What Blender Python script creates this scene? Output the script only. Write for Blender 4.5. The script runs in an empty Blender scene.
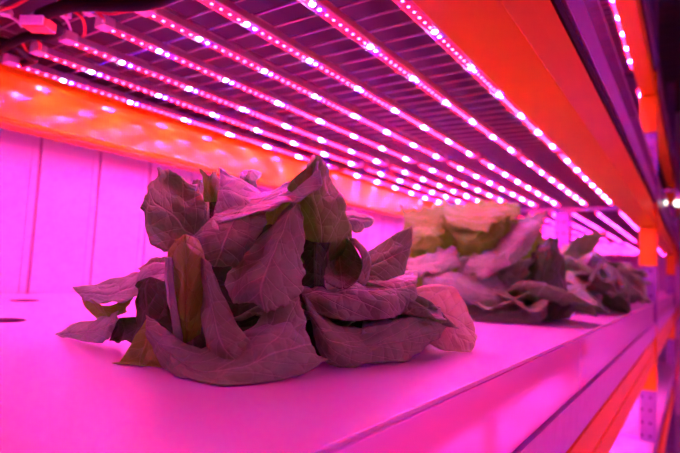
import bpy, bmesh, math, random
from mathutils import Vector, Matrix, noise
random.seed(7)
C = bpy.context.scene.collection
PI = math.pi

# ------------------------------------------------------------------ camera
F = 520.0; CH = 0.08; VPX, VPY, ROLL = 695.0, 285.0, 0.05
Yc = Vector((VPX-340, -(VPY-226.5), -F)).normalized()
hd = Vector((math.cos(ROLL), -math.sin(ROLL), 0))
Zc = hd.cross(Yc).normalized()
if Zc.y < 0: Zc.negate()
Xc = Yc.cross(Zc)
RM = Matrix((Xc, Yc, Zc))            # camera axes -> world
EYE = Vector((0, 0, CH))
def at(px, py, D):
    """world point seen at a pixel, D metres in front of the lens"""
    return EYE + RM @ (Vector((px-340, -(py-226.5), -F)) * (D/F))
cam = bpy.data.cameras.new('camera'); co = bpy.data.objects.new('camera', cam); C.objects.link(co)
co.matrix_world = Matrix.Translation(EYE) @ RM.to_4x4()
cam.sensor_width = 36; cam.lens = F/680*36; cam.clip_start = 0.01
cam.dof.use_dof = True; cam.dof.focus_distance = 0.44; cam.dof.aperture_fstop = 5.6
bpy.context.scene.camera = co
vs = bpy.context.scene.view_settings
bpy.context.scene.display_settings.display_device = 'sRGB'
vs.view_transform = 'Standard'; vs.look = 'None'; vs.gamma = 1; vs.exposure = 0.82; vs.use_curve_mapping = False

# ------------------------------------------------------------------ materials
def mat(name, col, rough=.5, metal=0, spec=.5, coat=0, noise_amt=0, nscale=20, bump=0, bscale=40, emit=None, estr=0):
    m = bpy.data.materials.new(name); m.use_nodes = True
    nt = m.node_tree; b = nt.nodes['Principled BSDF']
    b.inputs['Base Color'].default_value = (*col, 1); b.inputs['Roughness'].default_value = rough
    b.inputs['Metallic'].default_value = metal; b.inputs['Specular IOR Level'].default_value = spec
    b.inputs['Coat Weight'].default_value = coat; b.inputs['Coat Roughness'].default_value = .08
    tc = nt.nodes.new('ShaderNodeTexCoord')
    if noise_amt:
        n = nt.nodes.new('ShaderNodeTexNoise'); n.inputs['Scale'].default_value = nscale; n.inputs['Detail'].default_value = 4
        nt.links.new(tc.outputs['Object'], n.inputs['Vector'])
        mx = nt.nodes.new('ShaderNodeMix'); mx.data_type = 'RGBA'
        mx.inputs[6].default_value = (*[c*(1-noise_amt) for c in col], 1); mx.inputs[7].default_value = (*[min(1, c*(1+noise_amt)) for c in col], 1)
        nt.links.new(n.outputs['Fac'], mx.inputs[0]); nt.links.new(mx.outputs[2], b.inputs['Base Color'])
    if bump:
        n = nt.nodes.new('ShaderNodeTexNoise'); n.inputs['Scale'].default_value = bscale; n.inputs['Detail'].default_value = 3
        nt.links.new(tc.outputs['Object'], n.inputs['Vector'])
        bp = nt.nodes.new('ShaderNodeBump'); bp.inputs['Strength'].default_value = bump; bp.inputs['Distance'].default_value = .002
        nt.links.new(n.outputs['Fac'], bp.inputs['Height']); nt.links.new(bp.outputs['Normal'], b.inputs['Normal'])
    if emit:
        b.inputs['Emission Color'].default_value = (*emit, 1); b.inputs['Emission Strength'].default_value = estr
    return m
M = {}
M['white'] = mat('white_plastic', (.46, .46, .46), .32, coat=.25, noise_amt=.03, nscale=6, bump=.12, bscale=9)
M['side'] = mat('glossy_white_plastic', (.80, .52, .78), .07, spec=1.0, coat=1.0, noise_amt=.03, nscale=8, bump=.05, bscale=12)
M['panel'] = mat('white_wall_panel', (.52, .52, .52), .45, noise_amt=.03, nscale=4)
M['groove'] = mat('panel_joint', (.26, .26, .26), .6, noise_amt=.05)
M['gloss'] = mat('glossy_orange_enamel', (.72, .36, .003), .115, spec=.35, noise_amt=.05, nscale=14, bump=.02, bscale=30)
M['orange'] = mat('orange_enamel', (.68, .36, .003), .34, spec=.1, noise_amt=.06, nscale=14, bump=.05, bscale=60)
M['galv'] = mat('galvanised_steel', (.54, .44, .64), .32, metal=.8, noise_amt=.18, nscale=45, bump=.08, bscale=80)
M['post'] = mat('purple_grey_post_steel', (.20, .17, .30), .45, metal=.35, noise_amt=.12, nscale=30)
M['wire'] = mat('zinc_wire', (.34, .30, .34), .4, metal=.5, noise_amt=.1)
M['dark'] = mat('dark_deck', (.022, .022, .026), .6, noise_amt=.2, nscale=12)
M['black'] = mat('black_rubber', (.008, .008, .008), .7, spec=.12, noise_amt=.2)
M['redwire'] = mat('red_cable', (.6, .05, .03), .4, noise_amt=.1)
M['plug'] = mat('red_plug_plastic', (.85, .12, .05), .35, noise_amt=.05)
M['clip'] = mat('white_nylon', (.75, .72, .72), .5, noise_amt=.04)
M['alu'] = mat('strip_aluminium', (.42, .38, .40), .42, metal=.25, noise_amt=.06, nscale=60)
M['board'] = mat('strip_board', (.22, .19, .20), .4, noise_amt=.04)
M['cup'] = mat('dark_net_cup', (.05, .04, .05), .5, noise_amt=.2)
M['floor'] = mat('grey_floor', (.25, .25, .26), .4, noise_amt=.15, nscale=5)
M['ceil'] = mat('dark_ceiling', (.06, .055, .06), .7, noise_amt=.2, nscale=6)
M['far'] = mat('far_wall', (.6, .58, .6), .6, noise_amt=.08, nscale=3)
M['lampglass'] = mat('lamp_glass', (.9, .9, .85), .3, noise_amt=.02, emit=(.85, 1, .8), estr=2.2)
M['hole'] = mat('bolt_hole_dark', (.02, .02, .02), .6, noise_amt=.2)
def emis(name, col, s):
    m = mat(name, (.8, .8, .8), .3, noise_amt=.02, emit=col, estr=s); return m
ES = 1.0
M['red'] = emis('red_led_glow', (1, .001, .004), 1300*ES)
M['whiteled'] = emis('white_led_glow', (.5, .26, 1), 460*ES)
M['blue'] = emis('blue_led_glow', (.004, .003, 1), 2500*ES)

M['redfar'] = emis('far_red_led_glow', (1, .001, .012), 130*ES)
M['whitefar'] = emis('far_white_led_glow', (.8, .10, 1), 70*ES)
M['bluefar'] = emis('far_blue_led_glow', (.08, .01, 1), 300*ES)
M['red2'] = emis('strong_red_led_glow', (1, .002, .02), 1150*ES)

def leaf_mat(name, base, tint, trans, vein, tmix=.22):
    m = bpy.data.materials.new(name); m.use_nodes = True
    nt = m.node_tree; N = nt.nodes; L = nt.links; b = N['Principled BSDF']; out = N['Material Output']
    tc = N.new('ShaderNodeTexCoord'); uv = N.new('ShaderNodeUVMap'); sep = N.new('ShaderNodeSeparateXYZ'); L.new(uv.outputs['UV'], sep.inputs[0])
    def mth(op, a, bb=None, clamp=False):
        n = N.new('ShaderNodeMath'); n.operation = op; n.use_clamp = clamp
        for i, v in enumerate((a, bb)):
            if v is None: continue
            if isinstance(v, (int, float)): n.inputs[i].default_value = v
            else: L.new(v, n.inputs[i])
        return n.outputs[0]
    nz = N.new('ShaderNodeTexNoise'); nz.inputs['Scale'].default_value = 28; nz.inputs['Detail'].default_value = 3
    L.new(tc.outputs['Object'], nz.inputs['Vector'])
    wob = mth('SUBTRACT', nz.outputs['Fac'], .5)
    u = mth('ADD', sep.outputs[0], mth('MULTIPLY', wob, .05))
    au = mth('ABSOLUTE', mth('SUBTRACT', u, .5))
    # midrib
    mid = mth('SUBTRACT', 1, mth('DIVIDE', au, .020), True)
    # lateral veins running out and up from the midrib
    lat = mth('FRACT', mth('ADD', mth('SUBTRACT', mth('MULTIPLY', sep.outputs[1], 5.5), mth('MULTIPLY', au, 4.2)), mth('MULTIPLY', wob, .35)))
    latd = mth('ABSOLUTE', mth('SUBTRACT', lat, .5))
    latm = mth('SUBTRACT', 1, mth('DIVIDE', latd, .055), True)
    vo = N.new('ShaderNodeTexVoronoi'); vo.feature = 'DISTANCE_TO_EDGE'; vo.inputs['Scale'].default_value = 62
    vw = N.new('ShaderNodeVectorMath'); vw.operation = 'ADD'
    sc = N.new('ShaderNodeVectorMath'); sc.operation = 'SCALE'; sc.inputs['Scale'].default_value = .012
    L.new(nz.outputs['Color'], sc.inputs[0]); L.new(tc.outputs['Object'], vw.inputs[0]); L.new(sc.outputs[0], vw.inputs[1]); L.new(vw.outputs[0], vo.inputs['Vector'])
    net = mth('SUBTRACT', 1, mth('DIVIDE', vo.outputs['Distance'], .07), True)
    veins = mth('ADD', mth('MAXIMUM', mid, mth('MULTIPLY', latm, .7)), mth('MULTIPLY', net, .2), True)
    mx = N.new('ShaderNodeMix'); mx.data_type = 'RGBA'; L.new(nz.outputs['Fac'], mx.inputs[0])
    mx.inputs[6].default_value = (*base, 1); mx.inputs[7].default_value = (*tint, 1)
    mv = N.new('ShaderNodeMix'); mv.data_type = 'RGBA'; L.new(mth('MULTIPLY', veins, .8), mv.inputs[0]); L.new(mx.outputs[2], mv.inputs[6]); mv.inputs[7].default_value = (*vein, 1)
    L.new(mv.outputs[2], b.inputs['Base Color'])
    b.inputs['Roughness'].default_value = .5; b.inputs['Specular IOR Level'].default_value = .22
    fine = N.new('ShaderNodeTexNoise'); fine.inputs['Scale'].default_value = 420; fine.inputs['Detail'].default_value = 2; L.new(tc.outputs['Object'], fine.inputs['Vector'])
    pk = mth('MINIMUM', vo.outputs['Distance'], .35)
    h = mth('ADD', mth('ADD', mth('MULTIPLY', pk, 1.6), mth('MULTIPLY', fine.outputs['Fac'], .12)), mth('MULTIPLY', veins, -.35))
    bp = N.new('ShaderNodeBump'); bp.inputs['Strength'].default_value = .85; bp.inputs['Distance'].default_value = .003; L.new(h, bp.inputs['Height'])
    L.new(bp.outputs['Normal'], b.inputs['Normal'])
    tr = N.new('ShaderNodeBsdfTranslucent'); tr.inputs['Color'].default_value = (*trans, 1); L.new(bp.outputs['Normal'], tr.inputs['Normal'])
    ms = N.new('ShaderNodeMixShader'); ms.inputs[0].default_value = tmix
    L.new(b.outputs[0], ms.inputs[1]); L.new(tr.outputs[0], ms.inputs[2]); L.new(ms.outputs[0], out.inputs['Surface'])
    return m
LEAF = leaf_mat('lettuce_leaf', (.115, .44, .085), (.22, .66, .17), (.17, .7, .012), (.46, .86, .36))
LEAFB = leaf_mat('backlit_bronze_leaf', (.10, .50, .045), (.17, .64, .09), (.20, .76, .008), (.34, .8, .2), .3)  # brown of light coming through the leaf, put into the colour
LEAFL = leaf_mat('lit_pale_leaf', (.22, .72, .25), (.36, .86, .40), (.17, .7, .012), (.55, .92, .55))  # LEAF lightened for leaves and folds that catch the light
LEAFM = leaf_mat('mid_green_leaf', (.12, .40, .10), (.20, .56, .17), (.15, .6, .012), (.34, .7, .25))
LEAFK = leaf_mat('shaded_dark_green_leaf', (.014, .17, .008), (.03, .25, .014), (.03, .3, .003), (.07, .32, .04), .2)  # shade between leaves put into the colour; also serves a dark green leaf
LEAFO = leaf_mat('backlit_olive_leaf', (.15, .62, .025), (.25, .78, .05), (.24, .80, .008), (.36, .84, .15), .34)  # back-light put into the leaf colour as yellow olive
LEAFD = leaf_mat('backlit_dark_olive_leaf', (.075, .50, .004), (.12, .62, .010), (.12, .6, .002), (.2, .6, .05), .28)  # darker olive, back-light of the second head's crown painted in
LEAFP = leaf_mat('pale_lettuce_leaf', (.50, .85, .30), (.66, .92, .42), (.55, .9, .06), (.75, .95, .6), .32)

# ------------------------------------------------------------------ mesh helpers
def tag(o, label=None, cat=None, group=None, kind=None):
    if label: o['label'] = label
    if cat: o['category'] = cat
    if group: o['group'] = group
    if kind: o['kind'] = kind
    return o
def empty(name, loc=(0, 0, 0), rz=0):
    o = bpy.data.objects.new(name, None); C.objects.link(o); o.location = loc; o.rotation_euler = (0, 0, rz); o.empty_display_size = .02
    return o
def link(name, me, parent=None):
    o = bpy.data.objects.new(name, me); C.objects.link(o)
    if parent: o.parent = parent
    return o
def build(name, bm, mats, parent=None, smooth=False, bevel=0):
    bmesh.ops.recalc_face_normals(bm, faces=bm.faces[:])
    if bevel:
        bmesh.ops.bevel(bm, geom=[e for e in bm.edges if e.is_manifold and e.calc_face_angle(0) > .6], offset=bevel, segments=2, affect='EDGES', profile=.6)
    me = bpy.data.meshes.new(name); bm.to_mesh(me); bm.free()
    for m in (mats if isinstance(mats, (list, tuple)) else [mats]): me.materials.append(m)
    if smooth: me.polygons.foreach_set('use_smooth', [True]*len(me.polygons))
    return link(name, me, parent)
def box(bm, x0, x1, y0, y1, z0, z1, mi=0):
    v = [bm.verts.new(p) for p in ((x0,y0,z0),(x1,y0,z0),(x1,y1,z0),(x0,y1,z0),(x0,y0,z1),(x1,y0,z1),(x1,y1,z1),(x0,y1,z1))]
    for q in ((0,3,2,1),(4,5,6,7),(0,1,5,4),(1,2,6,5),(2,3,7,6),(3,0,4,7)):
        f = bm.faces.new([v[i] for i in q]); f.material_index = mi
def prism(bm, prof, y0, y1, mi=0):
    """profile in (x, z), extruded along y"""
    a = [bm.verts.new((x, y0, z)) for x, z in prof]; b = [bm.verts.new((x, y1, z)) for x, z in prof]
    n = len(prof)
    for i in range(n):
        f = bm.faces.new((a[i], a[(i+1) % n], b[(i+1) % n], b[i])); f.material_index = mi
    bm.faces.new(a).material_index = mi; bm.faces.new(b[::-1]).material_index = mi
def tube(bm, pts, r, seg=8, mi=0, sub=6):
    P = [Vector(p) for p in pts]
    if len(P) > 2:
        Q = []
        for i in range(len(P)-1):
            p0 = P[i-1] if i else P[0]*2-P[1]; p1, p2 = P[i], P[i+1]; p3 = P[i+2] if i+2 < len(P) else P[-1]*2-P[-2]
            for k in range(sub):
                t = k/sub
                Q.append(.5*((2*p1)+(p2-p0)*t+(2*p0-5*p1+4*p2-p3)*t*t+(3*p1-p0-3*p2+p3)*t**3))
        Q.append(P[-1]); P = Q
    rings = []
    for i, p in enumerate(P):
        d = (P[min(i+1, len(P)-1)]-P[max(i-1, 0)]).normalized()
        s = Vector((0, 0, 1)) if abs(d.z) < .9 else Vector((1, 0, 0))
        a = d.cross(s).normalized(); b = d.cross(a)
        rings.append([bm.verts.new(p+(a*math.cos(2*PI*k/seg)+b*math.sin(2*PI*k/seg))*r) for k in range(seg)])
    for i in range(len(rings)-1):
        for k in range(seg):
            f = bm.faces.new((rings[i][k], rings[i][(k+1) % seg], rings[i+1][(k+1) % seg], rings[i+1][k])); f.material_index = mi; f.smooth = True
    for rr in (rings[0], rings[-1][::-1]):
        bm.faces.new(rr).material_index = mi
def dome(bm, c, r, mi=0, seg=8, rings=2, dn=-1, sq=.38):
    """half dome bulging down from c"""
    rows = []
    for j in range(rings):
        a = j/rings*PI/2
        rows.append([bm.verts.new((c[0]+r*math.cos(a)*math.cos(2*PI*k/seg), c[1]+r*math.cos(a)*math.sin(2*PI*k/seg), c[2]+dn*sq*r*math.sin(a))) for k in range(seg)])
    tip = bm.verts.new((c[0], c[1], c[2]+dn*sq*r))
    for j in range(rings-1):
        for k in range(seg):
            f = bm.faces.new((rows[j][k], rows[j][(k+1) % seg], rows[j+1][(k+1) % seg], rows[j+1][k])); f.material_index = mi; f.smooth = True
    for k in range(seg):
        f = bm.faces.new((rows[-1][k], rows[-1][(k+1) % seg], tip)); f.material_index = mi; f.smooth = True
    bm.faces.new(rows[0]).material_index = mi

# ------------------------------------------------------------------ rack dimensions
P = .564                      # storey pitch
XF = -.137                    # front of the rack
XR = -1.0                     # rear beam face
XW = -1.08                    # wall behind the rack
YN, YB, YE = -.75, 2.54, 7.4  # near end, bay joint, far end
SX = [-.955, -.862, -.772, -.676, -.585, -.491, -.382, -.283]
RUNS = [(.385, 1.345), (1.39, 2.41), (2.67, 3.63), (3.68, 4.70), (4.95, 5.95), (6.0, 6.96)]
LZ = .395                     # height of the LED face over the tray
PIT = .1372/9
ORD = ['first', 'second', 'third', 'fourth', 'fifth', 'sixth', 'seventh', 'eighth']

# ---- LED strips
def strip_profile(bm, y0, y1):
    # aluminium channel with a shallow recess for the board, face down at z=0
    prof = [(-.0105, .001), (-.0085, -.0005), (-.0075, .0008), (.0075, .0008), (.0085, -.0005), (.0105, .001), (.0095, .011), (.004, .0135), (-.004, .0135), (-.0095, .011)]
    prism(bm, prof, y0, y1)
LED = {}
def led_mesh(kind, r):
    bm = bmesh.new(); dome(bm, (0, 0, 0), r, 0, 8, 2)
    bmesh.ops.recalc_face_normals(bm, faces=bm.faces[:])
    me = bpy.data.meshes.new(kind+'_led'); bm.to_mesh(me); bm.free(); me.materials.append(M['whiteled' if kind == 'white' else kind]); return me
LED = {'red': led_mesh('red', .0019), 'white': led_mesh('white', .0036), 'blue': led_mesh('blue', .0024)}
def led_list(L):
    out = []; n = int((L-.03)/PIT)+1
    for i in range(n):
        out.append((.0135+i*PIT-.0008, ['red','red','red','red','red','white','blue','red','red'][i % 9]))
    return out
def cap_bm(y):
    bm = bmesh.new()
    prism(bm, [(-.0115, -.001), (.0115, -.001), (.0105, .012), (.005, .015), (-.005, .015), (-.0105, .012)], y-.009, y+.009)
    return bm
proto = {}
hang = {}
def hangers(root, L):
    for t in (.12, .5, .88):
        if 'm' not in hang:
            bm = bmesh.new(); box(bm, -.004, .004, -.022, .022, .0125, .0165); o = build('hanger', bm, M['clip'], root, bevel=.0008); hang['m'] = o.data
        else: o = link('hanger', hang['m'], root)
        o.location.y = L*t
def strip_detailed(x, run, z, label, group):
    L = run[1]-run[0]
    root = empty('led_grow_strip', (x, run[0], z)); tag(root, label, 'grow light', group)
    if 'h' not in proto:
        bm = bmesh.new(); strip_profile(bm, 0, L); h = build('housing', bm, M['alu'], root); proto['h'] = h.data
        bm = bmesh.new(); box(bm, -.0074, .0074, .004, L-.004, .0003, .0009); h2 = build('led_board', bm, M['board'], root); proto['b'] = h2.data
        c1 = build('end_cap', cap_bm(.0), M['clip'], root, bevel=.001); proto['c'] = c1.data
    else:
        link('housing', proto['h'], root); link('led_board', proto['b'], root); link('end_cap', proto['c'], root)
    c2 = link('end_cap', proto['c'], root); c2.location.y = L
    hangers(root, L)
    for y, k in led_list(L):
        o = link(k+'_led', LED[k], root); o.location = (0, y, .0002)
    return root
simple = {}
def strip_simple(x, run, z, label, group, bright=False):
    L = (round(run[1]-run[0], 3), bright)
    root = empty('led_grow_strip', (x, run[0], z)); tag(root, label, 'grow light', group)
    if L not in simple:
        K = L; L = K[0]
        bm = bmesh.new(); strip_profile(bm, 0, L); box(bm, -.0074, .0074, .004, L-.004, .0003, .0009)
        a = build('housing', bm, M['alu'], root)
        bm = bmesh.new()
        for y, k in led_list(L):
            dome(bm, (0, y, .0002), {'red': .0019, 'white': .0036, 'blue': .0024}[k], {'red': 0, 'white': 1, 'blue': 2}[k], 6, 2)
        b = build('led_row', bm, {False: [M['red'], M['whiteled'], M['blue']], True: [M['red2'], M['whiteled'], M['blue']], 'far': [M['redfar'], M['whitefar'], M['bluefar']]}[bright], root, True)
        simple[K] = (a.data, b.data)
    else:
        link('housing', simple[L][0], root); link('led_row', simple[L][1], root); L = L[0]
    hangers(root, L)
    return root
place = ['in the near run', 'in the second run', 'beyond the cross bar', 'far past the cross bar', 'toward the far end of the rack', 'at the very end of the rack']
for r, run in enumerate(RUNS):
    for i, x in enumerate(SX):
        which = ('pink lit grow strip along the rear orange beam' if i == 0 else 'pink lit grow strip beside the front orange beam' if i == 7 else f'{ORD[i]} grow strip counted from the rear orange beam')
        lab = f'{which}, {place[r]}'
        if r == 0: strip_detailed(x, run, LZ, lab, 'LED grow strips under the shelf')
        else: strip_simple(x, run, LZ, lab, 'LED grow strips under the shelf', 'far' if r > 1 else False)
# unseen strips added behind the camera, rear rows only, to light the lettuce's left
for i, x in enumerate(SX[:5]):
    strip_simple(x, (-.26, .06), LZ, 'unseen grow strip added behind the camera to light the lettuce from the left', 'added LED grow strips behind the camera')
# upper and lower storeys
for x, w in ((-.212, 'nearest the front beam'), (-.31, 'second from the front beam'), (-.41, 'third from the front beam')):
    for r, run in enumerate(RUNS[:3]):
        strip_simple(x, run, LZ+P, f'grow strip of the storey above, {w}, {place[r]}', 'grow strips of the storey above')
for i in range(0, 8, 1):
    for r, run in enumerate(RUNS[:3]):
        strip_simple(SX[i], run, LZ-P, 'grow strip of the storey below, seen only as reflected dots', 'grow strips of the storey below')

# ---- trays
def tray(k, y0, y1, label, holes=()):
    z = k*P
    root = empty('grow_tray', ((XF+XR)/2, (y0+y1)/2, z-.08)); tag(root, label, 'tray')
    off = Vector(root.location)
    def bx(bm, a, b, c, d, e, f): box(bm, a-off.x, b-off.x, c-off.y, d-off.y, e-off.z, f-off.z)
    bm = bmesh.new(); bx(bm, XR-.05, XF+.001, y0, y1, z-.0035, z)
    lid = build('cover_board', bm, M['white'], root, bevel=.0008)
    bm = bmesh.new(); bx(bm, XR-.048, XF, y0+.002, y1-.002, z-.08, z-.0045)
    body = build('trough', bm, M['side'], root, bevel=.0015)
    if holes:
        bm = bmesh.new()
        for hx, hy, hr in holes:
            bmesh.ops.create_cone(bm, cap_ends=True, segments=32, radius1=hr, radius2=hr, depth=.06, matrix=Matrix.Translation((hx-off.x, hy-off.y, .08-.01)))
        cut = build('cutter', bm, M['white'], root)
        for o in (lid, body):
            md = o.modifiers.new('holes', 'BOOLEAN'); md.object = cut; md.operation = 'DIFFERENCE'
        bpy.context.view_layer.update(); dg = bpy.context.evaluated_depsgraph_get()
        for o in (lid, body):
            me = bpy.data.meshes.new_from_object(o.evaluated_get(dg)); o.modifiers.clear(); o.data = me
        bpy.data.objects.remove(cut)
        for hx, hy, hr in holes:
            bm = bmesh.new(); seg = 28; rs = [(hr*.98, .0004), (hr*.93, .0008), (hr*.86, -.002), (hr*.7, -.032)]
            rows = [[bm.verts.new((hx-off.x+r*math.cos(2*PI*q/seg), hy-off.y+r*math.sin(2*PI*q/seg), .08+dz)) for q in range(seg)] for r, dz in rs]
            for a, b in zip(rows, rows[1:]):
                for q in range(seg): bm.faces.new((a[q], a[(q+1) % seg], b[(q+1) % seg], b[q]))
            bm.faces.new(rows[-1])
            build('planting_cup', bm, M['cup'], root, True)
    return root
HOLES = [(-.905, .421, .022), (-.655, .285, .022)]
tray(0, YN, YB-.02, 'white planting tray carrying the front lettuce, glowing pink', HOLES)
BAYS = [(YN, YB-.02), (YB+.056, 4.98), (5.056, YE)]
BN = ['', ', continued beyond the first upright', ', continued past the second upright']
tray(0, *BAYS[1], 'white planting tray of the next bay, behind the far lettuces')
tray(0, *BAYS[2], 'farthest white planting tray at the vanishing end of the rack')
for b in (0, 1, 2):
    tray(1, *BAYS[b], 'planting tray of the storey above, dark purple side'+BN[b])
    tray(2, *BAYS[b], 'topmost planting tray, dark at upper right'+BN[b])
    tray(-1, *BAYS[b], 'lower planting tray with reflected dots at bottom right'+BN[b])

# ---- rails, beams, decks
def bar(name, prof, y0, y1, m, label, cat, group=None, bevel=.002):
    cx = sum(p[0] for p in prof)/len(prof); z0 = min(p[1] for p in prof)
    bm = bmesh.new(); prism(bm, [(x-cx, z-z0) for x, z in prof], -(y1-y0)/2, (y1-y0)/2)
    o = build(name, bm, m, None, bevel=bevel); o.location = (cx, (y0+y1)/2, z0); return tag(o, label, cat, group)
def front_beam(z, y0, y1, label, depth=.066):
    # folded box beam: outer face with a step, flat underside
    prof = [(XF, z), (XF, z+.045), (XF-.004, z+.049), (XF-.004, z+.095), (XF-.05, z+.095), (XF-.05, z+.06), (XF-depth, z+.06), (XF-depth, z)]
    return bar('rack_beam', prof, y0, y1, M['orange'], label, 'beam', 'orange rack beams', .0015)
sname = {1: 'upper', 0: 'main', 2: 'topmost'}
for b in (0, 1, 2):
    front_beam(-.25+P, *BAYS[b], 'wide orange front beam beside the LED strips'+BN[b])
    front_beam(-.25, *BAYS[b], 'orange front beam below the pink tray side'+BN[b])
    front_beam(-.25+2*P, *BAYS[b], 'uppermost orange beam at the right edge'+BN[b], .055)
    front_beam(-.25-P, *BAYS[b], 'lowest orange front beam, under the lower tray'+BN[b])
def rail(z, label, YN, YE):
    prof = [(XF+.004, z-.136), (XF+.004, z-.081), (XF-.03, z-.081), (XF-.03, z-.085), (XF, z-.085), (XF, z-.132), (XF-.03, z-.132), (XF-.03, z-.136)]
    return bar('shelf_rail', prof, YN, YE, M['galv'], label, 'rail', 'galvanised shelf rails', .0008)
for b in (0, 1, 2):
    rail(P, 'shiny purple rail above the wide orange front beam'+BN[b], *BAYS[b])
    rail(0, 'galvanised rail under the pink tray side'+BN[b], *BAYS[b])
    rail(2*P, 'galvanised rail above the uppermost orange beam'+BN[b], *BAYS[b])
for k, b in ((1, 0), (1, 1), (1, 2), (2, 0), (2, 1)):
    z = k*P-.1545
    bar('gap_shade_strip', [(XF-.001, z), (XF-.001, z+.018), (XF-.03, z+.018), (XF-.03, z)], *BAYS[b], M['black'], ('black strip as shade between wide orange beam and purple rail' if k == 1 else 'black strip as shade above the uppermost orange beam')+BN[b], 'shade strip', 'black shade strips', .0005)  # black strip added in the gap, where there is only shade
def rear_beam(z, label):
    prof = [(XR, z+.012), (XR, z+.107), (XR-.04, z+.107), (XR-.04, z), (XR+.012, z), (XR+.014, z+.006), (XR+.006, z+.010)]
    return bar('rack_beam', prof, YN, YE, M['gloss'], label, 'beam', 'orange rack beams', .001)
rear_beam(.300, 'orange rear beam with glowing reflections behind the LED strips')
rear_beam(.300-P, 'orange rear beam of the storey below')
def deck(z, label, wires=True, YN=YN, YE=YE):
    root = empty('wire_shelf', ((XF+XR)/2, (YN+YE)/2, z)); tag(root, label, 'shelf')
    ox, oy = root.location.x, root.location.y
    if wires:
        bm = bmesh.new(); y = YN
        while y < YE:
            tube(bm, [(XR+.0-ox, y-oy, .0035), (XF-.062-ox, y-oy, .0035)], .0016, 6); y += .0385
        build('cross_wires', bm, M['wire'], root)
        for x in (SX[1], SX[4], SX[7]):
            bm = bmesh.new(); tube(bm, [(x-ox, YN-oy, .0075), (x-ox, YE-oy, .0075)], .0024, 6); build('long_wire', bm, M['wire'], root)
    bm = bmesh.new(); box(bm, XR-.03-ox, XF-.05-ox, YN-oy, YE-oy, .030, .034); build('deck_sheet', bm, M['dark'], root)
    return root
for b in (0, 1, 2):
    deck(.4066, 'wire mesh shelf with thin cross wires above the LED strips'+BN[b], True, *BAYS[b])
    deck(.4066+P, 'wire mesh shelf of the storey above'+BN[b], b == 0, *BAYS[b])
    deck(.4066-P, 'wire mesh shelf of the storey below'+BN[b], False, *BAYS[b])
# purple cross bars at the bay joints
for y, lab in ((YB, 'purple cross bar across the ceiling wires where the near bay ends'), (.19, 'cross bar over the near bay beginning, outside the picture'), (4.83, 'farthest purple cross bar between the strips')):
    bm = bmesh.new(); prism(bm, [(-.018, 0), (.018, 0), (.018, .016), (.012, .016), (.012, .004), (-.012, .004), (-.012, .016), (-.018, .016)], -.43, .40)
    o = build('cross_bar', bm, M['galv'], None); o.rotation_euler = (0, 0, PI/2); o.location = ((XF+XR)/2+.0, y, .389); tag(o, lab, 'bar', 'cross bars')
# uprights with orange beam connectors
def upright(x, y, side, label):
    mid = -.9 < x < -.3
    root = empty('rack_upright', (x, y, -1.45)); tag(root, label, 'post', 'rack uprights')
    w = .06
    bm = bmesh.new()
    prism_prof = [(0, 0), (w, 0), (w, .05), (w-.004, .05), (w-.004, .004), (.004, .004), (.004, .05), (0, .05)]
    a = [bm.verts.new((p[0]-w, p[1], 0)) for p in prism_prof]; b = [bm.verts.new((p[0]-w, p[1], 3.2)) for p in prism_prof]
    for i in range(8): bm.faces.new((a[i], a[(i+1) % 8], b[(i+1) % 8], b[i]))
    bm.faces.new(a); bm.faces.new(b)
    build('post', bm, M['post'], root)
    for z in (() if mid else (-.36, .15, .72)):
        bm = bmesh.new(); box(bm, -w-.004, .002, -.014, -.001, z+1.45, z+1.45+.262); build('beam_connector', bm, M['orange'], root, bevel=.003)
    bm = bmesh.new()
    for q in range(60):
        zz = .02+q*.052
        for xx in (-.052, -.022):
            bmesh.ops.create_cone(bm, cap_ends=True, segments=10, radius1=.006, radius2=.006, depth=.003, matrix=Matrix.Translation((xx, -.0012, zz)) @ Matrix.Rotation(PI/2, 4, 'X'))
    build('bolt_hole', bm, M['hole'], root)['kind'] = 'stuff'
    return root
upright(XF+.006, YB, 1, 'perforated upright with orange beam connectors at the end of the near bay')
upright(XF+.006, 5.0, 1, 'farther upright with orange connector at the right edge of the photo')
upright(-.475, YB, 1, 'purple middle upright glimpsed between the lettuces and the cross bar')
upright(XR-.005, YB, 1, 'rear upright behind the lettuces at the near bay end')

# ------------------------------------------------------------------ room shell
def struct(name, bm, m):
    o = build(name, bm, m); o['kind'] = 'structure'; return o
bm = bmesh.new()
box(bm, XW-.04, XW-.003, -1.2, 8.2, -1.45, 2.2)
struct('wall_left', bm, M['groove'])
seams = []
y = -1.2
W0 = .4
for q in range(60):
    pass
# wall cladding boards, narrow joints between them
def on_wall(px, py):
    d = at(px, py, 1)-EYE; t = XW/d.x; return (EYE+d*t).y
ys = [on_wall(34.3, 220), on_wall(95.3, 220)]
step = ys[1]-ys[0]
k0 = int((ys[0]+1.15)/step)
bm = bmesh.new(); yy = ys[0]-k0*step
while yy < 8.1:
    box(bm, XW-.003, XW, yy+.0032, yy+step-.0032, -1.45, 2.2)
    box(bm, XW-.003, XW+.0012, yy-.016, yy-.013, -1.45, 2.2)
    yy += step
struct('trim_1', bm, M['panel'])
bm = bmesh.new(); box(bm, -1.2, 2.0, -1.2, 8.2, -1.49, -1.45); struct('floor', bm, M['floor'])
bm = bmesh.new(); box(bm, -1.2, 2.0, -1.2, 8.2, 2.2, 2.24)
for q in range(60): box(bm, -1.2, 2.0, -1.2+q*.16, -1.16+q*.16, 2.18, 2.2)
struct('ceiling', bm, M['ceil'])
bm = bmesh.new(); box(bm, -1.2, 2.0, 7.46, 7.5, -1.45, 2.2); struct('wall_far', bm, M['far'])
bm = bmesh.new(); box(bm, 1.80, 1.84, -1.2, 7.5, -1.45, 2.2); struct('wall_right', bm, M['panel'])
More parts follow.
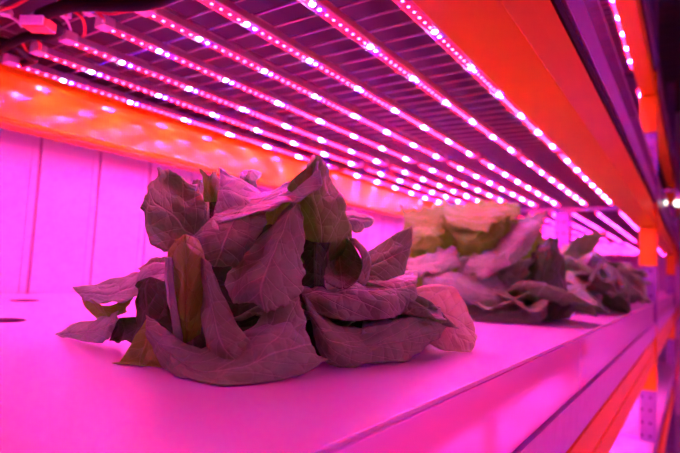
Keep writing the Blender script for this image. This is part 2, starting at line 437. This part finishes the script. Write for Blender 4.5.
bm = bmesh.new(); box(bm, -1.2, 2.0, -1.24, -1.2, -1.45, 2.2); struct('wall_near', bm, M['far'])

# ------------------------------------------------------------------ the rack across the aisle
OX = .80
lv = {0: 'upper', -1: 'middle', -2: 'lowest', 1: 'top'}
for k in (1, 0, -1, -2):
    z = k*P
    bm = bmesh.new(); box(bm, OX, 1.74, -1.1, 7, z-.08, z)
    o = build('grow_tray', bm, M['white'], None, bevel=.002); tag(o, f'{lv[k]} tray of the rack across the aisle', 'tray', 'trays across the aisle')
    bm = bmesh.new(); box(bm, OX, OX+.05, -1.1, 7, z-.25, z-.081)
    o = build('rack_beam', bm, M['orange'], None, bevel=.002); tag(o, f'{lv[k]} orange beam of the rack across the aisle', 'beam', 'beams across the aisle')
    if True:
        for x in (.90, 1.06, 1.22, 1.38, 1.54):
            for r, run in enumerate(((.0, .96), (1.39, 2.41), (2.67, 3.63), (3.68, 4.70), (4.95, 5.95), (6.0, 6.96))):
                if r > 2 and k > -1: continue
                strip_simple(x, run, z+LZ, f'lit strip in the {lv[k]} storey across the aisle', 'strips across the aisle', True)
for y in (.7, 3.2, 5.7):
    bm = bmesh.new(); box(bm, OX-.064, OX-.003, y, y+.06, -1.45, 1.7); o = build('rack_upright', bm, M['orange'], None, bevel=.003)
    tag(o, 'orange upright of the rack across the aisle', 'post', 'uprights across the aisle')

# ------------------------------------------------------------------ cables, plug, clips at the upper left
def zpt(px, py, z):
    d = at(px, py, 1)-EYE; t = (z-CH)/d.z; return EYE+d*t
def cable(name, pts, r, m, label, group=None):
    bm = bmesh.new(); tube(bm, pts, r, 8); o = build(name, bm, m, None, True); return tag(o, label, 'cable', group)
HZ = .392
cable('power_cable', [zpt(190, -12, .398), zpt(150, 3, HZ), zpt(110, 5, HZ), zpt(75, 5, HZ), zpt(55, 10, HZ), zpt(40, 16, HZ)], .0085, M['black'], 'thick black power cable running along the ends of the strips', 'wiring')
cable('power_cable', [zpt(40, 18, .387), zpt(52, 22, HZ), zpt(60, 30, HZ), zpt(48, 36, .396), zpt(28, 36, .397), zpt(14, 42, HZ), zpt(-4, 52, HZ)], .0065, M['black'], 'black cable curling down beside the red plug to the rear beam', 'wiring')
cable('power_cable', [zpt(-4, 40, .402), zpt(12, 44, .394), zpt(26, 56, .392), zpt(34, 60, .394), zpt(20, 64, .401)], .006, M['black'], 'short black cable lying above the corner of the rear beam', 'wiring')
reds = [
 ([(0, 10), (14, 6), (28, -2)], 'red wire crossing the upper left corner'),
 ([(19, 36), (24, 46), (27, 55), (22, 62)], 'red wire looping to the strip by the rear beam'),
 ([(36, 38), (40, 44), (39, 54)], 'red wire dropping to the second strip end'),
 ([(72, 10), (82, 18), (85, 30), (82, 38), (70, 41)], 'red wire arching down to the third strip end'),
 ([(96, 11), (103, 18), (104, 25)], 'red wire bending to the fourth strip end'),
 ([(94, 10), (110, 14), (128, 11), (145, 11)], 'red wire sagging to the fifth strip end'),
 ([(58, -3), (62, 8), (66, 15)], 'red wire hanging from the mesh beside a white clip'),
]
for pts, lab in reds:
    cable('lead_wire', [zpt(x, y, .402-.005*math.sin(i*1.5)) for i, (x, y) in enumerate(pts)], .0022, M['redwire'], lab, 'wiring')
# plug : two housings side by side on one axis
pc = zpt(38, 25, .380); px_ = (zpt(52, 30, .38)-zpt(26, 20, .38)).normalized(); ang = math.atan2(px_.y, px_.x)
pl = empty('plug_connector', pc, ang+.55); pl.scale = (.62, .62, .62); tag(pl, 'red and pink plastic plug joining the cables, upper left', 'plug')
bm = bmesh.new(); box(bm, -.020, .018, -.030, -.001, -.012, .010); build('socket_half', bm, M['plug'], pl, bevel=.003)
bm = bmesh.new(); box(bm, -.018, .020, .001, .026, -.010, .009); build('plug_half', bm, M['plug'], pl, bevel=.003)
bm = bmesh.new(); box(bm, -.026, -.0205, -.028, .024, -.010, .010); build('latch', bm, M['clip'], pl, bevel=.0015)
for (x, y), lab in (((6, 13), 'white nylon clip nearest the upper left corner'), ((4, 41), 'white nylon clip above the rear beam corner'), ((64, 14), 'white nylon clip under the thick black cable'), ((90, 12), 'white nylon clip left of the fifth strip end')):
    p = zpt(x, y, .4045)
    cl = empty('wire_clip', p, random.uniform(0, 3)); tag(cl, lab, 'clip', 'wire clips')
    bm = bmesh.new(); box(bm, -.008, .008, -.006, .006, -.004, .005); build('clip_body', bm, M['clip'], cl, bevel=.0015)
    bm = bmesh.new(); tube(bm, [(0, 0, -.003), (.012, .003, -.006), (.02, .004, -.014)], .002, 6); build('tail', bm, M['clip'], cl)

# ------------------------------------------------------------------ two white lamps on the rail, far along the aisle
for px, lab in ((663, 'white round lamp on the rail beyond the orange connector'), (678, 'white round lamp at the right edge of the photo, beside another')):
    p = at(px, 203, 3.0)
    lr = empty('aisle_lamp', p); tag(lr, lab, 'lamp', 'aisle lamps')
    bm = bmesh.new(); bmesh.ops.create_uvsphere(bm, u_segments=16, v_segments=10, radius=.021); build('bulb', bm, M['lampglass'], lr, True)
    bm = bmesh.new(); bmesh.ops.create_cone(bm, cap_ends=True, segments=16, radius1=.018, radius2=.012, depth=.035, matrix=Matrix.Translation((0, 0, .03))); build('lamp_holder', bm, M['clip'], lr, True)
    bm = bmesh.new(); tube(bm, [(0, 0, .045), (-.0, 0, .07), (XF-p.x, 0, .075)], .005, 8); build('bracket', bm, M['galv'], lr)

# ------------------------------------------------------------------ lettuces
def cr(p0, p1, p2, p3, t):
    return .5*((2*p1)+(p2-p0)*t+(2*p0-5*p1+4*p2-p3)*t*t+(3*p1-p0-3*p2+p3)*t**3)
def spline(pts, u):
    n = len(pts)-1; s = min(int(u*n), n-1); t = u*n-s
    p1, p2 = pts[s], pts[s+1]
    p0 = pts[s-1] if s else p1*2-p2
    p3 = pts[s+2] if s+2 <= n else p2*2-p1
    return cr(p0, p1, p2, p3, t)
def leaf_obj(net, parent, origin, m, seed, ragged=.0036, pucker=.0025, ruff=.0, nu=22, nv=26, name='leaf', flip=False):
    """net: rows (base to tip) of world points; bicubic patch, puckered, ragged at the margin, given a real thickness"""
    rows, cols = nv+1, nu+1
    G = []
    for j in range(rows):
        v = j/nv
        cp = [spline([r[c] for r in net], v) for c in range(len(net[0]))]
        G.append([spline(cp, i/nu) for i in range(cols)])
    S = Vector((seed*7.3, seed*3.1, seed*1.7))
    bm = bmesh.new(); uvl = bm.loops.layers.uv.new('UVMap'); V = []
    for j in range(rows):
        row = []
        for i in range(cols):
            p = G[j][i]
            du = G[j][min(i+1, nu)]-G[j][max(i-1, 0)]; dv = G[min(j+1, nv)][i]-G[max(j-1, 0)][i]
            n = du.cross(dv)
            n = n.normalized() if n.length > 1e-9 else Vector((0, 0, 1))
            e = min(i, nu-i)/nu; ev = (nv-j)/nv
            edge = max(0, 1-min(e, ev, .5)/.09)
            d = noise.noise((p+S)*70)*pucker + noise.noise((p+S)*28)*pucker*1.8
            # cupped blisters between veins, sunken midrib
            d -= .0012*math.exp(-((i/nu-.5)/.05)**2)
            q = p+n*d
            if edge > 0:
                out = Vector((0, 0, 0))
                if e < .09: out += (du.normalized() if i > nu/2 else -du.normalized())*(1-e/.09)
                if ev < .09: out += dv.normalized()*(1-ev/.09)
                q += out*((noise.noise((p+S)*85)*1.3+noise.noise((p+S)*38)*1.4)*ragged+noise.noise((p+S)*190)*ragged*.7)
                q += n*(ruff*edge*math.sin((p+S).dot(Vector((1, 1.3, .8)))*170+seed)+noise.noise((p+S)*60)*.0022*edge)
            if q.z < .0012: q.z = .0012+noise.random()*.0002
            row.append(bm.verts.new(q-origin))
        V.append(row)
    for j in range(nv):
        for i in range(nu):
            f = bm.faces.new((V[j][i], V[j][i+1], V[j+1][i+1], V[j+1][i])); f.smooth = True
            for lp, (a, b) in zip(f.loops, ((i, j), (i+1, j), (i+1, j+1), (i, j+1))): lp[uvl].uv = (a/nu, b/nv)
    me = bpy.data.meshes.new(name); bm.to_mesh(me); bm.free(); me.materials.append(m)
    o = link(name, me, parent)
    sd = o.modifiers.new('thickness', 'SOLIDIFY'); sd.thickness = .0007; sd.offset = 0
    return o
def pxnet(rows):
    return [[at(*p) for p in r] for r in rows]
def ring_net(c, az, length, rise, droop, width, curl, base=.012, lift=.008, wave=0, sd=0):
    """a leaf growing from centre c: az heading, rise start angle, droop total bend, curl = cupping across"""
    n = 5; rows = []; p = Vector((base, 0, lift)); a = rise
    for j in range(n):
        v = j/(n-1)
        w = width*(.30+.95*math.sin(PI*min(1, .12+v*.80)))*(.75 if j == n-1 else 1)
        r = []
        for i in range(5):
            s = (i-2)/2
            up = curl*s*s*w*.5
            fwd = -.10*abs(s)*length*v
            off = Vector((math.cos(a)*fwd - math.sin(a)*up, s*w*.5, math.sin(a)*fwd + math.cos(a)*up))
            off.z += wave*w*math.sin(i*2.4+j*1.9+sd)
            r.append(p+off)
        rows.append(r)
        a -= droop/(n-1); p = p+Vector((math.cos(a), 0, math.sin(a)))*length/(n-1)
    rot = Matrix.Rotation(az, 3, 'Z')
    return [[c+rot @ q for q in r] for r in rows]

# ---- front lettuce, leaf by leaf (left / upper part first)
HC = Vector((-.335, .425, 0))
hero = empty('lettuce', HC); tag(hero, 'large sharp purple green lettuce head in the foreground on the tray', 'lettuce', 'lettuces on the tray')
H = []
def hl(rows, m=None, **k): H.append((rows, m or LEAF, k))
# upper left leaf fanning to the left
hl([[(178,262,.47),(200,240,.485),(212,228,.50)],[(165,252,.455),(186,228,.478),(206,202,.505)],[(155,243,.45),(170,212,.478),(194,184,.51)],[(147,228,.45),(153,205,.47),(176,170,.505)],[(142,209,.455),(149,190,.465),(158,167,.49)]], ragged=.0065, pucker=.0042, ruff=.002)
hl([[(206,202,.5),(214,202,.49),(223,200,.5)],[(204,183,.5),(210,186,.485),(220,185,.5)],[(201,170,.51),(210,174,.49),(218,168,.51)]], LEAFO)
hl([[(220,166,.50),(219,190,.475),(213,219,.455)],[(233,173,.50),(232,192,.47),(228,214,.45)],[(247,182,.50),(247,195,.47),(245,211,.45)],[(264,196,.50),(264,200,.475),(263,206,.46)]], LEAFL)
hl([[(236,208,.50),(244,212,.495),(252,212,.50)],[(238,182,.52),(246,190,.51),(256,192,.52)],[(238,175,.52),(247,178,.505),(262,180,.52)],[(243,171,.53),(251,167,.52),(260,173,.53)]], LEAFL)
hl([[(186,196,.52),(196,200,.51),(206,205,.52)],[(190,184,.525),(197,188,.51),(206,190,.525)],[(194,180,.53),(199,181,.52),(204,182,.53)]])
# tall translucent leaf and its lit fold
hl([[(298,262,.47),(320,262,.465),(342,255,.48)],[(300,226,.455),(322,228,.452),(350,232,.478)],[(297,202,.447),(318,203,.442),(344,205,.475)],[(292,186,.443),(314,183,.448),(335,186,.478)],[(312,161,.455),(318,157,.46),(329,168,.47)]], LEAFB)
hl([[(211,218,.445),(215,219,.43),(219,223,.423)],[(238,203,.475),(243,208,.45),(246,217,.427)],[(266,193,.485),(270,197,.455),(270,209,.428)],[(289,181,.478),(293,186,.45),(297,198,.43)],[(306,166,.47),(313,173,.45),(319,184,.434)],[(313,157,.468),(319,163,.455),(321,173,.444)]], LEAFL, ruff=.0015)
hl([[(244,214,.447),(275,205,.446),(302,190,.446)],[(246,219,.452),(274,213,.452),(299,203,.452)],[(236,228,.466),(272,226,.472),(296,222,.472)]], LEAFO)
# rounded pink leaf below the fold
hl([[(213,216,.445),(240,212,.436),(266,209,.44)],[(201,228,.425),(230,231,.415),(264,222,.43)],[(193,240,.42),(222,248,.405),(254,241,.425)],[(196,256,.428),(215,264,.414),(240,262,.43)]])
# big centre leaf
hl([[(291,204,.437),(295,205,.434),(299,206,.437)],[(262,236,.432),(282,235,.412),(303,236,.422)],[(233,262,.43),(270,262,.396),(305,262,.415)],[(222,280,.43),(262,286,.385),(304,286,.41)],[(232,302,.42),(264,309,.38),(294,300,.405)]])
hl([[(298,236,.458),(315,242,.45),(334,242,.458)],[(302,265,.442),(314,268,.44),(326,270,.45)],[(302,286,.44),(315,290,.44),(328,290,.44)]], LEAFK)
# upright olive leaf and the drop leaf beside it
hl([[(172,350,.402),(186,344,.395),(200,335,.395)],[(169,306,.397),(185,308,.384),(203,304,.388)],[(167,276,.392),(185,276,.375),(206,276,.385)],[(166,254,.392),(185,252,.378),(205,254,.39)],[(173,238,.402),(184,233,.396),(196,240,.402)]], LEAFO, nu=20, ragged=.0006)
hl([[(201,256,.392),(206,260,.386),(211,268,.385)],[(198,290,.39),(209,293,.376),(224,296,.38)],[(199,320,.385),(216,323,.368),(235,322,.375)],[(207,345,.38),(226,346,.363),(248,341,.372)],[(220,358,.375),(239,362,.361),(258,353,.37)]], ragged=.001)
hl([[(166,258,.390),(168,257,.386),(171,258,.384)],[(167,285,.390),(169,286,.385),(174,287,.384)],[(172,318,.396),(174,320,.390),(180,321,.389)],[(176,346,.40),(179,347,.396),(184,346,.395)]], LEAFL, nu=12, ragged=.0006, pucker=.001)  # added strip: bright light along the leaf edge, put in as colour
# front sweep leaf lying on the tray
hl([[(147,316,.405),(146,330,.398),(152,346,.392)],[(172,334,.388),(170,354,.372),(168,373,.366)],[(205,350,.378),(200,368,.352),(196,386,.338)],[(248,328,.40),(245,362,.352),(240,385,.336)],[(275,303,.412),(287,348,.368),(287,380,.358)],[(297,298,.425),(312,344,.395),(329,362,.395)]], nu=26, nv=34)
hl([[(147,318,.404),(150,334,.396),(156,350,.388)],[(130,346,.398),(140,358,.39),(160,368,.376)],[(113,374,.383),(140,377,.38),(180,380,.37)]], LEAFO, ragged=.001)
# left low leaves
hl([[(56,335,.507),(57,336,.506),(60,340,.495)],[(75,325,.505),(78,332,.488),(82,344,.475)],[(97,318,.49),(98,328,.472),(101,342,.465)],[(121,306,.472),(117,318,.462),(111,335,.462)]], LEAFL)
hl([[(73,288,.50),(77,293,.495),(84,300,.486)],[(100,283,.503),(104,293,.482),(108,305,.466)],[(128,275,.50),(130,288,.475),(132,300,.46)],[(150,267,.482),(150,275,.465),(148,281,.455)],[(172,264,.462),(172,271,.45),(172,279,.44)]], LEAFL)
hl([[(83,298,.487),(104,303,.468),(132,299,.462)],[(90,309,.492),(108,312,.476),(130,305,.47)],[(97,318,.502),(110,318,.49),(125,310,.482)]], LEAFO)
hl([[(140,270,.49),(152,276,.48),(170,276,.48)],[(148,262,.50),(158,265,.49),(170,264,.49)],[(158,256,.505),(164,256,.50),(171,258,.50)]])
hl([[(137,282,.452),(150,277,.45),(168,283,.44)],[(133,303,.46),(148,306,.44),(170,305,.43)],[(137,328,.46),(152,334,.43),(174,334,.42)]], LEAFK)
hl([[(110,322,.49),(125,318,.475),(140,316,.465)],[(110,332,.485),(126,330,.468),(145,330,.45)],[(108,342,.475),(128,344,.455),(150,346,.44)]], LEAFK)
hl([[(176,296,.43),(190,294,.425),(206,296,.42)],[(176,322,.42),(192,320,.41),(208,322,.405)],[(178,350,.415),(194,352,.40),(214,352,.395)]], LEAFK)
# right side
hl([[(331,244,.455),(340,237,.485),(351,240,.455)],[(321,266,.447),(340,262,.482),(361,259,.447)],[(327,283,.442),(343,289,.437),(359,280,.443)]], ragged=.0008)
hl([[(349,237,.457),(354,239,.458),(356,243,.47)],[(360,255,.4475),(366,255,.452),(369,259,.468)],[(361,270,.4455),(367,271,.452),(369,275,.468)],[(357,281,.443),(361,284,.446),(364,286,.455)]], nu=12, ragged=.0004, pucker=.001)
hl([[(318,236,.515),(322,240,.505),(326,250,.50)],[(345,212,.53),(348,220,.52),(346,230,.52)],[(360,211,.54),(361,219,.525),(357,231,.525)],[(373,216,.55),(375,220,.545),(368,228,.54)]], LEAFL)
hl([[(357,260,.505),(361,270,.495),(365,284,.485)],[(383,243,.515),(385,259,.497),(387,280,.487)],[(412,226,.525),(411,248,.512),(404,274,.502)]], ragged=.001, pucker=.0012)
hl([[(300,276,.47),(300,287,.45),(302,297,.44),(308,309,.43)],[(332,277,.485),(331,281,.455),(334,300,.427),(342,321,.428)],[(366,277,.505),(367,285,.470),(373,300,.445),(376,321,.44)],[(394,273,.525),(395,282,.484),(396,295,.46),(395,317,.455)],[(416,271,.545),(417,279,.507),(414,290,.492),(407,311,.482)]], ragged=.0015)
hl([[(304,296,.432),(309,316,.422),(318,347,.418)],[(325,314,.434),(328,338,.40),(332,366,.408)],[(360,328,.44),(362,346,.42),(366,367,.42)],[(398,320,.472),(398,341,.446),(399,363,.445)],[(425,319,.505),(425,335,.482),(422,352,.475)],[(447,324,.535),(446,329,.525),(442,334,.52)]], nv=32)
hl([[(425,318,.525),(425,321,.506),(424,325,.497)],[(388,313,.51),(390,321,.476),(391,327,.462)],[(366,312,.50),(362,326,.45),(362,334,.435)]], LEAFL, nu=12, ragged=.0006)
hl([[(400,292,.54),(402,310,.535),(405,332,.53)],[(435,284,.555),(436,312,.535),(436,347,.525)],[(459,291,.565),(460,320,.545),(457,353,.525)],[(470,311,.572),(476,332,.558),(472,355,.525)]], LEAFP, ragged=.0015)
hl([[(195,264,.505),(240,266,.495),(300,264,.495)],[(199,230,.515),(245,232,.505),(300,230,.505)],[(204,199,.525),(250,203,.52),(300,203,.52)]], LEAFK)  # from here gap fillers, their dark colour stands for shade between leaves
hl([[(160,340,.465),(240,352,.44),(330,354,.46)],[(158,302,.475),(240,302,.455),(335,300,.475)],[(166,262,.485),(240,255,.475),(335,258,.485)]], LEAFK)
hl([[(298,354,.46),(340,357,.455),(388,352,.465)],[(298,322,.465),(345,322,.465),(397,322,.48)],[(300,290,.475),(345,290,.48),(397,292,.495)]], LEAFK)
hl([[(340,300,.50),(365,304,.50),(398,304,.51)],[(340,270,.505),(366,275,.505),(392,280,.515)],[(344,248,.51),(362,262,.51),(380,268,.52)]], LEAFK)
for i, (rows, m, k) in enumerate(H):
    leaf_obj(pxnet(rows), hero, HC, m, i+1, **k)
# inner heart and leaves on the far side
inner = [(HC, PI*.25*i+.3, .085+.006*(i % 3), 1.25, .5, .075, .5) for i in range(8)]
for i in range(7):
    inner.append((HC+Vector((-.01, .02, 0)), .15+i*.42, .15+.012*(i % 2), .75-.12*(i % 3), .9, .105, .35))
for i in range(5):
    inner.append((HC+Vector((.0, .0, 0)), PI+.5+i*.52, .10, .8, .9, .09, .3))
for i, a in enumerate(inner):
    leaf_obj(ring_net(*a, wave=.06, sd=i), hero, HC, LEAF, 60+i, nu=16, nv=16)

# ---- second lettuce
SC = at(495, 300, .98); SC.z = 0
sec = empty('lettuce', SC); tag(sec, 'blurred lettuce head with olive crown, directly behind the foreground lettuce', 'lettuce', 'lettuces on the tray')
S2 = [
 [[(443,203,1.02),(445,214,.96),(447,223,.92)],[(470,203,1.02),(470,221,.935),(472,232,.91)],[(496,203,1.02),(497,214,.945),(495,225,.91)],[(523,206,1.03),(521,212,.985),(515,217,.95)]],
 [[(443,222,.93),(455,238,.92),(462,252,.93)],[(472,231,.917),(475,243,.91),(478,254,.915)],[(495,224,.912),(497,237,.92),(495,248,.93)],[(514,216,.94),(514,226,.95),(511,237,.96)]],
 [[(399,206,1.06),(404,220,1.03),(401,238,1.0)],[(420,209,1.06),(421,222,1.02),(421,238,1.0)],[(447,203,1.06),(443,220,1.02),(441,234,1.0)]],
 [[(401,252,.98),(420,250,.96),(434,254,.95)],[(407,238,.99),(425,236,.955),(442,240,.95)],[(414,227,1.01),(430,225,.98),(448,226,.96)]],
 [[(547,212,1.0),(541,230,.945),(530,250,.92)],[(525,216,.98),(520,240,.915),(512,264,.90)],[(507,228,.96),(498,255,.905),(489,277,.885)],[(480,250,.94),(470,262,.905),(458,273,.89)]],
 [[(401,262,.94),(407,268,.925),(411,274,.915)],[(430,251,.96),(432,262,.925),(433,274,.905)],[(456,247,.96),(458,256,.93),(460,266,.92)]],
 [[(421,287,.905),(424,275,.915),(431,266,.94)],[(444,291,.882),(452,280,.887),(460,273,.92)],[(475,305,.872),(480,292,.877),(486,278,.91)],[(509,308,.877),(511,297,.885),(509,283,.92)]],
 [[(530,320,.935),(548,322,.92),(567,317,.945)],[(521,286,.935),(545,286,.912),(568,290,.945)],[(529,260,.95),(548,255,.93),(563,258,.955)],[(546,236,.965),(552,235,.957),(557,239,.965)]],
 [[(462,306,.91),(467,315,.897),(470,323,.88)],[(500,301,.91),(505,313,.885),(508,326,.87)],[(549,304,.92),(546,315,.905),(540,324,.885)]],
 [[(430,300,.95),(440,308,.94),(452,322,.90)],[(450,298,.95),(456,308,.93),(468,322,.90)],[(478,298,.94),(480,310,.91),(484,323,.89)]],
]
S2.append([[(403,304,1.0),(470,304,1.0),(548,304,1.0)],[(403,262,1.02),(470,260,1.02),(548,258,1.02)],[(410,218,1.05),(470,213,1.04),(540,220,1.04)]])
for i, rows in enumerate(S2):
    leaf_obj(pxnet(rows), sec, SC, LEAFD if i in (0, 1, 2, 3, 10) else LEAFK if i in (7, 9) else LEAFM, 30+i, nu=18, nv=22, pucker=.004, ragged=.006, ruff=.005)
for i in range(7):
    leaf_obj(ring_net(SC, PI*.29*i+.2, .13, 1.25, .5, .11, .5, wave=.06, sd=i), sec, SC, LEAF, 80+i, nu=14, nv=14)
for i in range(7):
    leaf_obj(ring_net(SC, .0+i*.5, .18, .75-.1*(i % 3), 1.0, .13, .35, wave=.06, sd=i+4), sec, SC, LEAF, 90+i, nu=14, nv=14)
for i in range(4):
    leaf_obj(ring_net(SC, PI+.6+i*.6, .13, .7, .9, .11, .3, wave=.06, sd=i+4), sec, SC, LEAF, 100+i, nu=14, nv=14)

# ---- the row of lettuces farther along
def make_lettuce(seed):
    rng = random.Random(seed)
    root = empty('lettuce', (0, 0, 0))
    O = Vector((0, 0, 0)); i = 0
    for cnt, ln, rise, droop, w, curl in ((6, .10, 1.35, .4, .10, .6), (7, .16, 1.1, .9, .13, .4), (8, .19, .7, 1.0, .14, .3), (8, .17, .35, .6, .13, .25)):
        for q in range(cnt):
            leaf_obj(ring_net(O, 2*PI*q/cnt+rng.uniform(-.2, .2)+cnt, ln*rng.uniform(.85, 1.12), rise+rng.uniform(-.15, .15), droop+rng.uniform(-.3, .4), w*rng.uniform(.85, 1.1), curl, wave=.09, sd=rng.uniform(0, 6)), root, O, LEAF, seed*40+i, nu=14, nv=14, ruff=.003); i += 1
    return root
def copy_tree(o):
    c = o.copy(); C.objects.link(c)
    for ch in o.children:
        d = ch.copy(); C.objects.link(d); d.parent = c
    return c
lp = make_lettuce(3)
rowspots = [(-.33, 1.45, .4, 1.16, 'third lettuce of the row, partly behind the olive crowned one'),
            (-.32, 1.87, 2.1, 1.13, 'fourth lettuce of the row, before the orange connector'),
            (-.32, 2.27, 4.0, 1.1, 'fifth and farthest clear lettuce, beside the far upright'),
            (-.34, 2.85, 1.2, 1.0, 'sixth lettuce, past the bay joint and hardly visible'),
            (-.34, 3.3, 2.9, 1.0, 'seventh lettuce, far past the bay joint and hardly visible')]
for i, (x, y, a, s, lab) in enumerate(rowspots):
    o = lp if i == 0 else copy_tree(lp)
    o.location = (x, y, 0); o.rotation_euler = (0, 0, a); o.scale = (s, s, s*1.32)
    tag(o, lab, 'lettuce', 'lettuces on the tray')

# ------------------------------------------------------------------ ambient
w = bpy.data.worlds.new('world'); bpy.context.scene.world = w; w.use_nodes = True
bg = w.node_tree.nodes['Background']; bg.inputs[0].default_value = (1, .05, .6, 1); bg.inputs[1].default_value = .02
